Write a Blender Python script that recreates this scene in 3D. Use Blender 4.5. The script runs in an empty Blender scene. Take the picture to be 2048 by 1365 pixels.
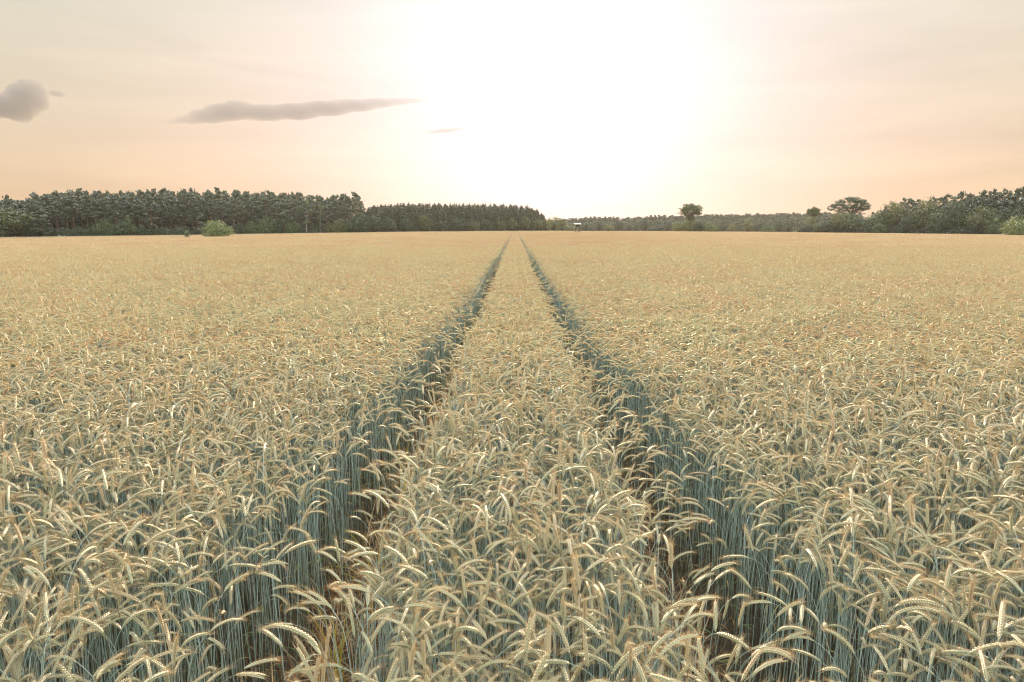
import bpy, bmesh, math, random
import numpy as np
from mathutils import Vector, Matrix

R = math.radians
random.seed(7)
rng = np.random.default_rng(11)
scene = bpy.context.scene
COL = scene.collection

# ------------------------------------------------------------------ camera, sky, sun, exposure
CAM_Z = 2.92
PITCH = R(9.41)
YAW = R(0.25)
FPX = 1365.0                                    # focal length in pixels of the 2048 wide photograph
cam_d = bpy.data.cameras.new('camera')
cam_d.sensor_width = 36.0
cam_d.lens = 24.0
cam_d.clip_start = 0.05
cam_d.clip_end = 20000
cam = bpy.data.objects.new('camera', cam_d)
cam.location = (0, 0, CAM_Z)
cam.rotation_euler = (math.pi / 2 - PITCH, 0, YAW)
COL.objects.link(cam)
scene.camera = cam

HAZE_D = 0.00008
SUN_EL = R(10.0)
SUN_AZ = R(3.2)                                 # clockwise from +Y
world = bpy.data.worlds.new('World')
scene.world = world
world.use_nodes = True
wt = world.node_tree
wt.nodes.clear()
w_out = wt.nodes.new('ShaderNodeOutputWorld')
w_bg = wt.nodes.new('ShaderNodeBackground')
w_sky = wt.nodes.new('ShaderNodeTexSky')
w_sky.sky_type = 'NISHITA'
w_sky.sun_disc = False
w_sky.sun_elevation = SUN_EL
w_sky.sun_rotation = SUN_AZ
w_sky.altitude = 50
w_sky.air_density = 1.0
w_sky.dust_density = 3.0
w_sky.ozone_density = 1.0
# the sky's physical range is compressed for evener light, with a pale fill glow added overhead, out of view
SKY_K = 0.10
w_bg.inputs['Strength'].default_value = SKY_K


def wnode(ty, **kw):
    n = wt.nodes.new(ty)
    for k_, v_ in kw.items(): setattr(n, k_, v_)
    return n


w_s1 = wnode('ShaderNodeMix', data_type='RGBA', blend_type='MULTIPLY'); w_s1.inputs[0].default_value = 1
w_s1.inputs[7].default_value = (SKY_K * 1.3, SKY_K * 1.3, SKY_K * 1.3, 1)
w_gm = wnode('ShaderNodeGamma'); w_gm.inputs['Gamma'].default_value = 0.22
w_s2 = wnode('ShaderNodeMix', data_type='RGBA', blend_type='MULTIPLY'); w_s2.inputs[0].default_value = 1
w_s2.inputs[7].default_value = (0.545 / SKY_K, 0.436 / SKY_K, 0.328 / SKY_K, 1)
w_tc = wnode('ShaderNodeTexCoord')
w_map = wnode('ShaderNodeMapping'); w_map.inputs['Scale'].default_value = (2.2, 2.2, 16.0); w_map.inputs['Rotation'].default_value = (0, R(5), 0)
w_nz = wnode('ShaderNodeTexNoise'); w_nz.inputs['Scale'].default_value = 1.6; w_nz.inputs['Detail'].default_value = 6; w_nz.inputs['Distortion'].default_value = 0.6
w_nr = wnode('ShaderNodeMapRange'); w_nr.inputs['From Min'].default_value = 0.3; w_nr.inputs['From Max'].default_value = 0.7
w_nr.inputs['To Min'].default_value = 0.94; w_nr.inputs['To Max'].default_value = 1.06        # faint streaks of high cirrus
w_s3 = wnode('ShaderNodeMix', data_type='RGBA', blend_type='MULTIPLY'); w_s3.inputs[0].default_value = 1
wt.links.new(w_tc.outputs['Generated'], w_map.inputs[0]); wt.links.new(w_map.outputs[0], w_nz.inputs['Vector'])
wt.links.new(w_nz.outputs['Fac'], w_nr.inputs[0]); wt.links.new(w_nr.outputs[0], w_s3.inputs[7])
w_sep = wnode('ShaderNodeSeparateXYZ')
w_mr = wnode('ShaderNodeValToRGB')
w_mr.color_ramp.elements[0].position = 0.02; w_mr.color_ramp.elements[0].color = (0.055, 0.012, 0, 1)
w_mr.color_ramp.elements[1].position = 0.30; w_mr.color_ramp.elements[1].color = (0.045, 0.12, 0.12, 1)
w_e = w_mr.color_ramp.elements.new(0.75); w_e.color = (0.90, 0.97, 1.04, 1)  # added overhead brightness that lights the crop from above
w_v = wnode('ShaderNodeMix', data_type='RGBA', blend_type='MULTIPLY'); w_v.inputs[0].default_value = 1
w_v.inputs[7].default_value = (1 / SKY_K, 1 / SKY_K, 1 / SKY_K, 1)
w_add = wnode('ShaderNodeMix', data_type='RGBA', blend_type='ADD'); w_add.inputs[0].default_value = 1
w_rear = wnode('ShaderNodeMapRange', interpolation_type='SMOOTHSTEP')      # fill light added to the unseen sky behind the camera, brightening the crop
w_rear.inputs['From Min'].default_value = 0.05; w_rear.inputs['From Max'].default_value = -0.7
w_rc = wnode('ShaderNodeMix', data_type='RGBA', blend_type='MIX')
w_rc.inputs[6].default_value = (0, 0, 0, 1); w_rc.inputs[7].default_value = (0.56 / SKY_K, 0.64 / SKY_K, 0.72 / SKY_K, 1)
w_add2 = wnode('ShaderNodeMix', data_type='RGBA', blend_type='ADD'); w_add2.inputs[0].default_value = 1
wt.links.new(w_sep.outputs['Y'], w_rear.inputs['Value']); wt.links.new(w_rear.outputs[0], w_rc.inputs[0])
wt.links.new(w_add.outputs[2], w_add2.inputs[6]); wt.links.new(w_rc.outputs[2], w_add2.inputs[7])
w_dot = wnode('ShaderNodeVectorMath', operation='DOT_PRODUCT')             # white aureole of the hidden sun in the hazy air
w_dot.inputs[1].default_value = (math.sin(SUN_AZ) * math.cos(SUN_EL), math.cos(SUN_AZ) * math.cos(SUN_EL), math.sin(SUN_EL))
w_au = wnode('ShaderNodeValToRGB'); w_au.color_ramp.interpolation = 'B_SPLINE'
while len(w_au.color_ramp.elements) < 6: w_au.color_ramp.elements.new(0.5)
for e_, (p_, c_) in zip(w_au.color_ramp.elements,
                        ((0.70, (0, 0, 0)), (0.85, (0, 0, .018)), (0.915, (0, 0, .050)), (0.955, (0, .012, .115)), (0.982, (.012, .07, .215)), (1.0, (.06, .18, .38)))):
    e_.position = p_; e_.color = (*c_, 1)
w_am = wnode('ShaderNodeMix', data_type='RGBA', blend_type='MULTIPLY'); w_am.inputs[0].default_value = 1
w_am.inputs[7].default_value = (1 / SKY_K, 1 / SKY_K, 1 / SKY_K, 1)
w_add3 = wnode('ShaderNodeMix', data_type='RGBA', blend_type='ADD'); w_add3.inputs[0].default_value = 1
wt.links.new(w_tc.outputs['Generated'], w_dot.inputs[0]); wt.links.new(w_dot.outputs['Value'], w_au.inputs['Fac'])
wt.links.new(w_au.outputs['Color'], w_am.inputs[6])
wt.links.new(w_add2.outputs[2], w_add3.inputs[6]); wt.links.new(w_am.outputs[2], w_add3.inputs[7])
for a_, b_ in ((w_sky.outputs[0], w_s1.inputs[6]), (w_s1.outputs[2], w_gm.inputs['Color']), (w_gm.outputs[0], w_s2.inputs[6]),
               (w_tc.outputs['Generated'], w_sep.inputs[0]), (w_sep.outputs['Z'], w_mr.inputs['Fac']), (w_mr.outputs['Color'], w_v.inputs[6]),
               (w_s2.outputs[2], w_s3.inputs[6]), (w_s3.outputs[2], w_add.inputs[6]), (w_v.outputs[2], w_add.inputs[7]), (w_add3.outputs[2], w_bg.inputs['Color']),
               (w_bg.outputs[0], w_out.inputs['Surface'])):
    wt.links.new(a_, b_)

sun_d = bpy.data.lights.new('sun', 'SUN')
sun_d.energy = 4.2
sun_d.angle = R(0.53)
sun_d.color = (1.0, 0.74, 0.45)
sun = bpy.data.objects.new('sun', sun_d)
sdir = Vector((math.sin(SUN_AZ) * math.cos(SUN_EL), math.cos(SUN_AZ) * math.cos(SUN_EL), math.sin(SUN_EL)))
sun.rotation_euler = (-sdir).to_track_quat('-Z', 'Y').to_euler()
sun.location = (0, 0, 60)
COL.objects.link(sun)

scene.view_settings.view_transform = 'Standard'
scene.view_settings.look = 'None'
scene.view_settings.gamma = 1.0
scene.view_settings.exposure = 0.5
cy = scene.cycles
cy.max_bounces = 6
cy.diffuse_bounces = 3
cy.glossy_bounces = 2
cy.transmission_bounces = 4
cy.transparent_max_bounces = 6
cy.volume_bounces = 2
cy.caustics_reflective = False
cy.caustics_refractive = False
cy.sample_clamp_indirect = 6.0
cy.filter_width = 1.15
cy.use_denoising = True
cy.denoiser = 'OPENIMAGEDENOISE'
cy.denoising_input_passes = 'RGB_ALBEDO_NORMAL'
cy.denoising_prefilter = 'ACCURATE'


# ------------------------------------------------------------------ small helpers
def tag(o, label=None, cat=None, group=None, kind=None):
    if label: o['label'] = label
    if cat: o['category'] = cat
    if group: o['group'] = group
    if kind: o['kind'] = kind
    return o


def empty(name, loc, rz=0.0, scale=(1, 1, 1)):
    o = bpy.data.objects.new(name, None)
    o.empty_display_size = 0.3
    o.location = loc
    o.rotation_euler = (0, 0, rz)
    o.scale = scale
    COL.objects.link(o)
    return o


def link(name, me, parent=None):
    o = bpy.data.objects.new(name, me)
    COL.objects.link(o)
    if parent is not None: o.parent = parent
    return o


_CR, _SR = math.cos(PITCH), math.sin(PITCH)


def at(px, py, Y):
    """The world point at forward distance Y seen at pixel (px, py) of the 2048 x 1365 photograph."""
    u, v = (px - 1024) / FPX, (682.5 - py) / FPX
    d = Vector((u, _CR + v * _SR, -_SR + v * _CR))
    d = Matrix.Rotation(YAW, 3, 'Z') @ d
    t = Y / d.y
    return Vector((d.x * t, Y, CAM_Z + d.z * t))


def project(p):
    q = Matrix.Rotation(-YAW, 3, 'Z') @ (Vector(p) - Vector((0, 0, CAM_Z)))
    dep = q.y * _CR - q.z * _SR
    up = q.y * _SR + q.z * _CR
    return 1024 + FPX * q.x / dep, 682.5 - FPX * up / dep


def terrain(x, y):
    x = np.asarray(x, float)
    a = np.where(x < 0, 1.75, 1.35)
    w = np.where(x < 0, 125.0, 170.0)
    return -a * (1 - np.exp(-(x / w) ** 2))


class Geo:
    """Triangle soup with a material slot and a tint for every piece."""

    def __init__(s):
        s.v, s.f, s.m, s.t, s.n, s.sm = [], [], [], [], 0, []

    def add(s, v, f, m=0, t=0.5, smooth=True):
        v = np.asarray(v, float).reshape(-1, 3)
        f = np.asarray(f, int).reshape(-1, 3)
        s.v.append(v); s.f.append(f + s.n)
        s.m.append(np.full(len(f), m) if np.isscalar(m) else m)
        s.t.append(np.full(len(v), t) if np.isscalar(t) else t)
        s.sm.append(np.full(len(f), smooth) if np.isscalar(smooth) else smooth)
        s.n += len(v)

    def merge(s):
        if len(s.v) > 1:
            s.v, s.f = [np.concatenate(s.v)], [np.concatenate(s.f)]
            s.m, s.t, s.sm = [np.concatenate(s.m)], [np.concatenate(s.t)], [np.concatenate(s.sm)]
        return s

    def arrays(s):
        s.merge()
        return s.v[0], s.f[0], s.m[0], s.t[0], s.sm[0]

    def mesh(s, name, mats):
        v, f, m, t, sm = s.arrays()
        me = bpy.data.meshes.new(name)
        me.vertices.add(len(v))
        me.vertices.foreach_set('co', v.astype(np.float32).ravel())
        me.loops.add(len(f) * 3)
        me.loops.foreach_set('vertex_index', f.astype(np.int32).ravel())
        me.polygons.add(len(f))
        me.polygons.foreach_set('loop_start', np.arange(0, len(f) * 3, 3, dtype=np.int32))
        for k in mats: me.materials.append(k)
        me.polygons.foreach_set('material_index', m.astype(np.int32))
        me.update(calc_edges=True)
        me.polygons.foreach_set('use_smooth', sm.astype(bool))
        a = me.attributes.new('tint', 'FLOAT', 'POINT')
        a.data.foreach_set('value', t.astype(np.float32))
        me.update()
        return me


def tube(g, path, rad, sides, m=0, t=0.5, cap=False):
    path = np.asarray(path, float)
    n = len(path)
    rad = np.broadcast_to(np.asarray(rad, float), (n,))
    tan = np.gradient(path, axis=0)
    tan /= np.linalg.norm(tan, axis=1)[:, None] + 1e-12
    ref = np.array([0, 1.0, 0]) if abs(tan[:, 1]).max() < 0.9 else np.array([1.0, 0, 0])
    a = np.cross(tan, ref); a /= np.linalg.norm(a, axis=1)[:, None] + 1e-12
    b = np.cross(tan, a)
    ang = np.arange(sides) / sides * 2 * np.pi
    ring = path[:, None, :] + rad[:, None, None] * (np.cos(ang)[None, :, None] * a[:, None, :] + np.sin(ang)[None, :, None] * b[:, None, :])
    i = np.arange(n - 1)[:, None] * sides
    k = np.arange(sides)[None, :]
    k2 = (k + 1) % sides
    A, B, C, D = (i + k).ravel(), (i + k2).ravel(), (i + sides + k2).ravel(), (i + sides + k).ravel()
    f = np.concatenate([np.stack([A, B, C], 1), np.stack([A, C, D], 1)])
    v = ring.reshape(-1, 3)
    if cap:
        extra = []
        for e, base in ((0, 0), (n - 1, (n - 1) * sides)):
            v = np.concatenate([v, path[e][None]])
            c = len(v) - 1
            for q in range(sides):
                tri = [base + q, base + (q + 1) % sides, c]
                extra.append(tri if e else tri[::-1])
        f = np.concatenate([f, np.array(extra)])
    g.add(v, f, m, t)


def box(g, c, s, rot=None, m=0, t=0.5):
    x, y, z = np.array(s) / 2
    v = np.array([[i * x, j * y, k * z] for i in (-1, 1) for j in (-1, 1) for k in (-1, 1)])
    if rot is not None: v = v @ np.array(rot).T
    f = []
    for q in ((0, 1, 3, 2), (4, 6, 7, 5), (0, 4, 5, 1), (2, 3, 7, 6), (0, 2, 6, 4), (1, 5, 7, 3)):
        f += [(q[0], q[1], q[2]), (q[0], q[2], q[3])]
    g.add(v + np.array(c), f, m, t, False)


# ------------------------------------------------------------------ materials
def ramp_stops(node, stops):
    cr = node.color_ramp
    while len(cr.elements) < len(stops): cr.elements.new(0.5)
    for e, (p, c) in zip(cr.elements, stops):
        e.position = p
        e.color = (*c, 1)


def plant_mat(name, stops, trans, trans_tint=(1, 1, 1), rand=0.35, gloss=0.0, rough=0.5, noise=None):
    """Diffuse + translucent plant matter; colour varies with the stalk's own tint and a random per plant."""
    m = bpy.data.materials.new(name)
    m.use_nodes = True
    nt = m.node_tree; nt.nodes.clear()
    N, L = nt.nodes.new, nt.links.new
    out = N('ShaderNodeOutputMaterial')
    at_ = N('ShaderNodeAttribute'); at_.attribute_name = 'tint'
    oi = N('ShaderNodeObjectInfo')
    mad = N('ShaderNodeMath'); mad.operation = 'MULTIPLY_ADD'
    mad.inputs[1].default_value = rand; mad.inputs[2].default_value = -rand / 2
    L(oi.outputs['Random'], mad.inputs[0])
    add = N('ShaderNodeMath'); add.operation = 'ADD'; add.use_clamp = True
    L(at_.outputs['Fac'], add.inputs[0]); L(mad.outputs[0], add.inputs[1])
    fac = add
    if noise:
        geo = N('ShaderNodeNewGeometry')
        nz = N('ShaderNodeTexNoise'); nz.inputs['Scale'].default_value = noise[0]; nz.inputs['Detail'].default_value = 3
        L(geo.outputs['Position'], nz.inputs['Vector'])
        m2 = N('ShaderNodeMath'); m2.operation = 'MULTIPLY_ADD'
        m2.inputs[1].default_value = noise[1]; m2.inputs[2].default_value = -noise[1] / 2
        L(nz.outputs['Fac'], m2.inputs[0])
        a2 = N('ShaderNodeMath'); a2.operation = 'ADD'; a2.use_clamp = True
        L(add.outputs[0], a2.inputs[0]); L(m2.outputs[0], a2.inputs[1])
        fac = a2
    rp = N('ShaderNodeValToRGB'); ramp_stops(rp, stops)
    L(fac.outputs[0], rp.inputs['Fac'])
    df = N('ShaderNodeBsdfDiffuse'); L(rp.outputs['Color'], df.inputs['Color'])
    tr = N('ShaderNodeBsdfTranslucent')
    mul = N('ShaderNodeMix'); mul.data_type = 'RGBA'; mul.blend_type = 'MULTIPLY'
    mul.inputs[0].default_value = 1.0
    mul.inputs[7].default_value = (*trans_tint, 1)
    L(rp.outputs['Color'], mul.inputs[6]); L(mul.outputs[2], tr.inputs['Color'])
    mx = N('ShaderNodeMixShader'); mx.inputs[0].default_value = trans
    L(df.outputs[0], mx.inputs[1]); L(tr.outputs[0], mx.inputs[2])
    last = mx
    if gloss:
        gl = N('ShaderNodeBsdfGlossy'); gl.inputs['Roughness'].default_value = rough
        gl.inputs['Color'].default_value = (1, 1, 1, 1)
        fr = N('ShaderNodeFresnel'); fr.inputs['IOR'].default_value = 1.35
        gm = N('ShaderNodeMath'); gm.operation = 'MULTIPLY'; gm.inputs[1].default_value = gloss
        L(fr.outputs[0], gm.inputs[0])
        m3 = N('ShaderNodeMixShader')
        L(gm.outputs[0], m3.inputs[0]); L(mx.outputs[0], m3.inputs[1]); L(gl.outputs[0], m3.inputs[2])
        last = m3
    L(last.outputs[0], out.inputs['Surface'])
    return m


def solid_mat(name, c1, c2, scale=4.0, rough=0.8, bump=0.0):
    m = bpy.data.materials.new(name)
    m.use_nodes = True
    nt = m.node_tree
    N, L = nt.nodes.new, nt.links.new
    b = nt.nodes['Principled BSDF']
    b.inputs['Roughness'].default_value = rough
    geo = N('ShaderNodeNewGeometry')
    nz = N('ShaderNodeTexNoise'); nz.inputs['Scale'].default_value = scale; nz.inputs['Detail'].default_value = 6
    L(geo.outputs['Position'], nz.inputs['Vector'])
    rp = N('ShaderNodeValToRGB'); ramp_stops(rp, [(0.35, c1), (0.65, c2)])
    L(nz.outputs['Fac'], rp.inputs['Fac']); L(rp.outputs['Color'], b.inputs['Base Color'])
    if bump:
        bp = N('ShaderNodeBump'); bp.inputs['Strength'].default_value = bump
        L(nz.outputs['Fac'], bp.inputs['Height']); L(bp.outputs[0], b.inputs['Normal'])
    return m


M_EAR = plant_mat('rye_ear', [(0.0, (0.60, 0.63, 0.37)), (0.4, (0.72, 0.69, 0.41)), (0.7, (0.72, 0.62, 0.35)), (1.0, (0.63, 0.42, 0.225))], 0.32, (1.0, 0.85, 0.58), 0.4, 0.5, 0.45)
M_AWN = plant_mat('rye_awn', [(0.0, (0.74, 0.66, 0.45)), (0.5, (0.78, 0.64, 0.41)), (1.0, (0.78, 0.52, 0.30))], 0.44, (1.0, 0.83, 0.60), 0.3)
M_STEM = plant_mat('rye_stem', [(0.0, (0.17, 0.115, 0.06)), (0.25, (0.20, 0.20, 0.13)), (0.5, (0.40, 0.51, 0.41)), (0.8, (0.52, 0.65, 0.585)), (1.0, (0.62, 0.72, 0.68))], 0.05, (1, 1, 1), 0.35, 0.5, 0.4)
M_LEAF = plant_mat('rye_leaf', [(0.0, (0.42, 0.27, 0.12)), (0.45, (0.40, 0.34, 0.17)), (1.0, (0.20, 0.31, 0.13))], 0.35, (1, 0.95, 0.7), 0.6)
RYE = [M_STEM, M_EAR, M_AWN, M_LEAF]
M_YELLOW = plant_mat('yellow_grass', [(0.0, (0.62, 0.47, 0.08)), (1.0, (0.42, 0.44, 0.10))], 0.45, (1, 0.95, 0.7), 0.4)
M_VERGE = plant_mat('verge_grass', [(0.0, (0.38, 0.38, 0.28)), (1.0, (0.50, 0.46, 0.34))], 0.2, (1, 1, 1), 0.3)


# ------------------------------------------------------------------ rye stalks
OCT_F = np.array([(0, 2, 3), (0, 3, 4), (0, 4, 5), (0, 5, 2), (1, 3, 2), (1, 4, 3), (1, 5, 4), (1, 2, 5)])


def stalk(rg, lod, upright=False):
    """One rye stalk nodding towards +X, base at the origin. Returns stem, ear, awns and leaf pieces."""
    H = 1.40 * rg.uniform(0.84, 1.03)
    lean = rg.normal(0.02, 0.035)
    if upright:
        th1, th2 = rg.uniform(0.05, 0.3), rg.uniform(0.2, 0.6)
    else:
        th1 = rg.uniform(0.55, 1.40) if rg.random() > 0.14 else rg.uniform(0.15, 0.5)
        th2 = min(th1 + rg.uniform(0.35, 1.15), 2.65)
    Lb = rg.uniform(0.15, 0.32)
    Le = rg.uniform(0.112, 0.160)
    ns, nb, ne = {2: (6, 7, 13), 1: (5, 4, 6), 0: (3, 3, 4)}[lod]
    ss = np.concatenate([np.linspace(0, H - Lb, ns), H - Lb + Lb * np.linspace(0, 1, nb + 1)[1:]])

    def ang(s):
        k = np.clip((s - (H - Lb)) / Lb, 0, 1)
        a = lean + (th1 - lean) * k * k * (1.6 - 0.6 * k)
        e = np.clip((s - H) / Le, 0, 1)
        return a + (th2 - th1) * e
    fine = np.linspace(0, H + Le + 0.01, 400)
    th = ang(fine)
    dx = np.concatenate([[0], np.cumsum((np.sin(th[1:]) + np.sin(th[:-1])) / 2 * np.diff(fine))])
    dz = np.concatenate([[0], np.cumsum((np.cos(th[1:]) + np.cos(th[:-1])) / 2 * np.diff(fine))])
    wob = rg.normal(0, 0.018) * (fine / H) ** 2 + rg.normal(0, 0.006) * np.sin(fine * 5)
    kz = 1.40 * rg.uniform(0.93, 1.03) / dz.max() if not upright else 1.0
    kz = 1.0 + (kz - 1.0) * 0.6

    def pos(s):
        return np.stack([np.interp(s, fine, dx), np.interp(s, fine, wob), np.interp(s, fine, dz) * kz], 1)
    tint = {2: rg.uniform(0.02, 0.70), 1: rg.uniform(0.15, 0.9), 0: rg.uniform(0.55, 1.0)}[lod]  # far stalks tinted golder: low backlight through the ears put into the colour
    P = {}
    g = Geo()
    rs = np.interp(ss, [0, H * 0.6, H], [0.0022, 0.0019, 0.0010])
    if lod == 0: rs = rs * 1.3
    brown = rg.random() < 0.2
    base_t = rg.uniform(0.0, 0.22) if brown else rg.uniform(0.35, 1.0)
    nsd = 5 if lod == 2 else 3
    tt = np.repeat(np.interp(ss, [0, 0.35, 0.75, 1.0, H], [base_t * 0.15, base_t * 0.55, base_t * 0.9, base_t, base_t * 0.75 + 0.05]), nsd)  # dried brown base, darkened further as painted shade in the wheel tracks
    tube(g, pos(ss), rs, nsd, 0, tt)
    P['stem'] = g
    es = np.linspace(H - 0.004, H + Le, ne)
    u = np.linspace(0, 1, ne)
    prof = np.sqrt(np.clip(np.minimum(u * 6 + 0.08, 1) * np.clip((1.06 - u) * 2.6, 0, 1), 0, 1))
    ep = pos(es)
    W = rg.uniform(0.0060, 0.0080)
    e = Geo(); w = Geo()
    tan = np.gradient(ep, axis=0); tan /= np.linalg.norm(tan, axis=1)[:, None]
    bi = np.array([0, 1.0, 0])
    if lod == 2:
        tube(e, ep, W * 0.55 * prof, 5, 1, tint)
        roll = rg.uniform(0, np.pi)
        nsp = 14
        for i in range(nsp):
            for row in range(4):
                s_ = H + Le * (i + 0.25 * (row % 2) * 2 + 0.15) / (nsp + 0.3)
                p = pos(np.array([s_]))[0]
                q = min(ne - 1, int((s_ - H) / Le * (ne - 1)))
                T = tan[q]; nrm = np.cross(bi, T)
                a = roll + (0.75, np.pi - 0.75, np.pi + 0.75, -0.75)[row]
                side = np.cos(a) * bi + np.sin(a) * nrm
                pr = np.interp((s_ - H) / Le, u, prof)
                D = T + side * 0.30; D /= np.linalg.norm(D)
                sd = side - D * (side @ D); sd /= np.linalg.norm(sd)
                o2 = np.cross(D, sd)
                ln, wd = 0.0145 * (0.7 + 0.3 * pr), 0.0036 * (0.5 + 0.5 * pr) * W / 0.0065
                c = p + side * W * 0.52 * pr
                vv = np.array([c - D * ln * 0.42, c + D * ln * 0.58, c + sd * wd, c + o2 * wd, c - sd * wd * 0.7, c - o2 * wd])
                e.add(vv, OCT_F, 1, np.clip(tint + rg.uniform(-0.12, 0.12), 0, 1))
                # the spikelet's awn
                al = rg.uniform(0.025, 0.058) * (0.7 + 0.5 * (s_ - H) / Le)
                ad = T + side * rg.uniform(0.08, 0.30) + rg.normal(0, 0.04, 3); ad /= np.linalg.norm(ad)
                b0 = c + D * ln * 0.5
                aw = 0.00042
                w.add(np.array([b0 + o2 * aw, b0 - o2 * aw, b0 + ad * al, b0 + sd * aw, b0 - sd * aw]),
                      [(0, 1, 2), (3, 4, 2)], 2, rg.uniform(0.1, 0.8), False)
    else:
        sides = 5 if lod == 1 else 3
        tube(e, ep, W * (1.02 if lod else 1.1) * prof, sides, 1, np.clip(tint + np.repeat(np.linspace(-0.08, 0.1, ne), sides), 0, 1), )
        na = 26 if lod == 1 else 9
        for k in range(na):
            s_ = H + Le * rg.uniform(0.1, 1.0)
            p = pos(np.array([s_]))[0]
            q = min(ne - 1, int((s_ - H) / Le * (ne - 1)))
            T = tan[q]; nrm = np.cross(bi, T)
            a = rg.uniform(0, 2 * np.pi)
            side = np.cos(a) * bi + np.sin(a) * nrm
            ad = T + side * rg.uniform(0.08, 0.32); ad /= np.linalg.norm(ad)
            o2 = np.cross(ad, side); o2 /= np.linalg.norm(o2)
            al = rg.uniform(0.03, 0.065)
            aw = 0.0009 if lod == 1 else 0.0018
            b0 = p + side * W * 0.7
            w.add(np.array([b0 + o2 * aw, b0 - o2 * aw, b0 + ad * al]), [(0, 1, 2)], 2, rg.uniform(0.2, 0.95) if lod else rg.uniform(0.65, 1.0), False)  # farthest awns coloured warmer too, standing in for backlight
    P['ear'], P['awns'] = e, w
    # leaves: narrow drooping ribbons
    lf = Geo()
    nl = rg.choice([0, 1, 1]) if lod else rg.choice([0, 1, 1])
    for k in range(nl):
        z0 = rg.uniform(0.25, 0.95)
        p0 = pos(np.array([z0]))[0]
        az = rg.uniform(0, 2 * np.pi)
        ln = rg.uniform(0.10, 0.24)
        nseg = 6 if lod == 2 else 3
        q = np.linspace(0, 1, nseg)
        an = rg.uniform(0.3, 0.8) + q * rg.uniform(0.8, 2.2)
        st = ln / nseg
        hx = np.concatenate([[0], np.cumsum(np.sin(an[1:]) * st)])
        hz = np.concatenate([[0], np.cumsum(np.cos(an[1:]) * st)])
        d = np.array([np.cos(az), np.sin(az), 0]); sdv = np.array([-np.sin(az), np.cos(az), 0])
        wd = 0.0045 * np.clip(np.sin(np.pi * (0.12 + 0.88 * q)) ** 0.6, 0.05, 1)
        ctr = p0 + hx[:, None] * d + hz[:, None] * np.array([0, 0, 1.0])
        tw = rg.uniform(-0.8, 0.8) * q
        ac = sdv[None] * np.cos(tw)[:, None] + np.array([0, 0, 1.0])[None] * np.sin(tw)[:, None]
        vv = np.concatenate([ctr + ac * wd[:, None], ctr - ac * wd[:, None]])
        ff = []
        for j in range(nseg - 1):
            ff += [(j, j + 1, nseg + j), (j + 1, nseg + j + 1, nseg + j)]
        lf.add(vv, ff, 3, rg.uniform(0, 0.45) if rg.random() < 0.4 else rg.uniform(0.6, 1.0))
    if nl: P['leaf'] = lf
    P['tip'] = pos(np.array([H + Le * 0.6]))[0]
    return P


def joined(P):
    g = Geo()
    for k in ('stem', 'ear', 'awns', 'leaf'):
        if k in P: g.add(*P[k].arrays())
    return g


NH, NM, NL_ = 28, 24, 18
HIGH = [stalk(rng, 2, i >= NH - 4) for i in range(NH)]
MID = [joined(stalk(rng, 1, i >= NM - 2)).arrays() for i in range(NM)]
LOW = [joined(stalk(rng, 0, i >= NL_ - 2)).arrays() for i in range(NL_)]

GAPL, GAPR = -0.90, 0.90


def gap_state(x, y, near_zone):
    """(inside a wheel track?, push towards the track -1..1, thinning beside the track); the tracks are wider and more trampled near by"""
    if near_zone:
        lo = -np.interp(y, [3, 7, 11, 16], [1.32, 1.24, 1.12, 1.05]); li = -np.interp(y, [3, 10, 16], [0.80, 0.76, 0.71])
        ri = np.interp(y, [3, 10, 16], [0.88, 0.81, 0.75]); ro = np.interp(y, [3, 7, 11, 16], [1.32, 1.20, 1.10, 1.06])
        wob = 0.025 * np.sin(y * 1.1) + 0.015 * np.sin(y * 2.9 + 1)
    else:
        lo, li, ri, ro, wob = -1.05, -0.70, 0.74, 1.07, 0.02 * np.sin(y * 3.14159)
    lo, li, ri, ro = lo + wob, li + wob, ri + wob, ro + wob
    inside = ((x > lo) & (x < li)) | ((x > ri) & (x < ro))
    push = np.zeros_like(x)
    thin = np.zeros_like(x)
    for edge, sgn in ((lo, 1), (li, -1), (ri, 1), (ro, -1)):
        d = (edge - x) * sgn                               # distance into the crop
        zone = 0.26 if near_zone else 0.24
        k = np.where((d > 0) & (d < zone), 1 - d / zone, 0)
        push = push + sgn * k
    if near_zone:
        for edge, sgn in ((lo, 1), (ro, -1)):
            d = (edge - x) * sgn
            thin = np.maximum(thin, np.where((d > 0) & (d < 0.34), 0.32, 0))
    return inside, push, thin


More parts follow.
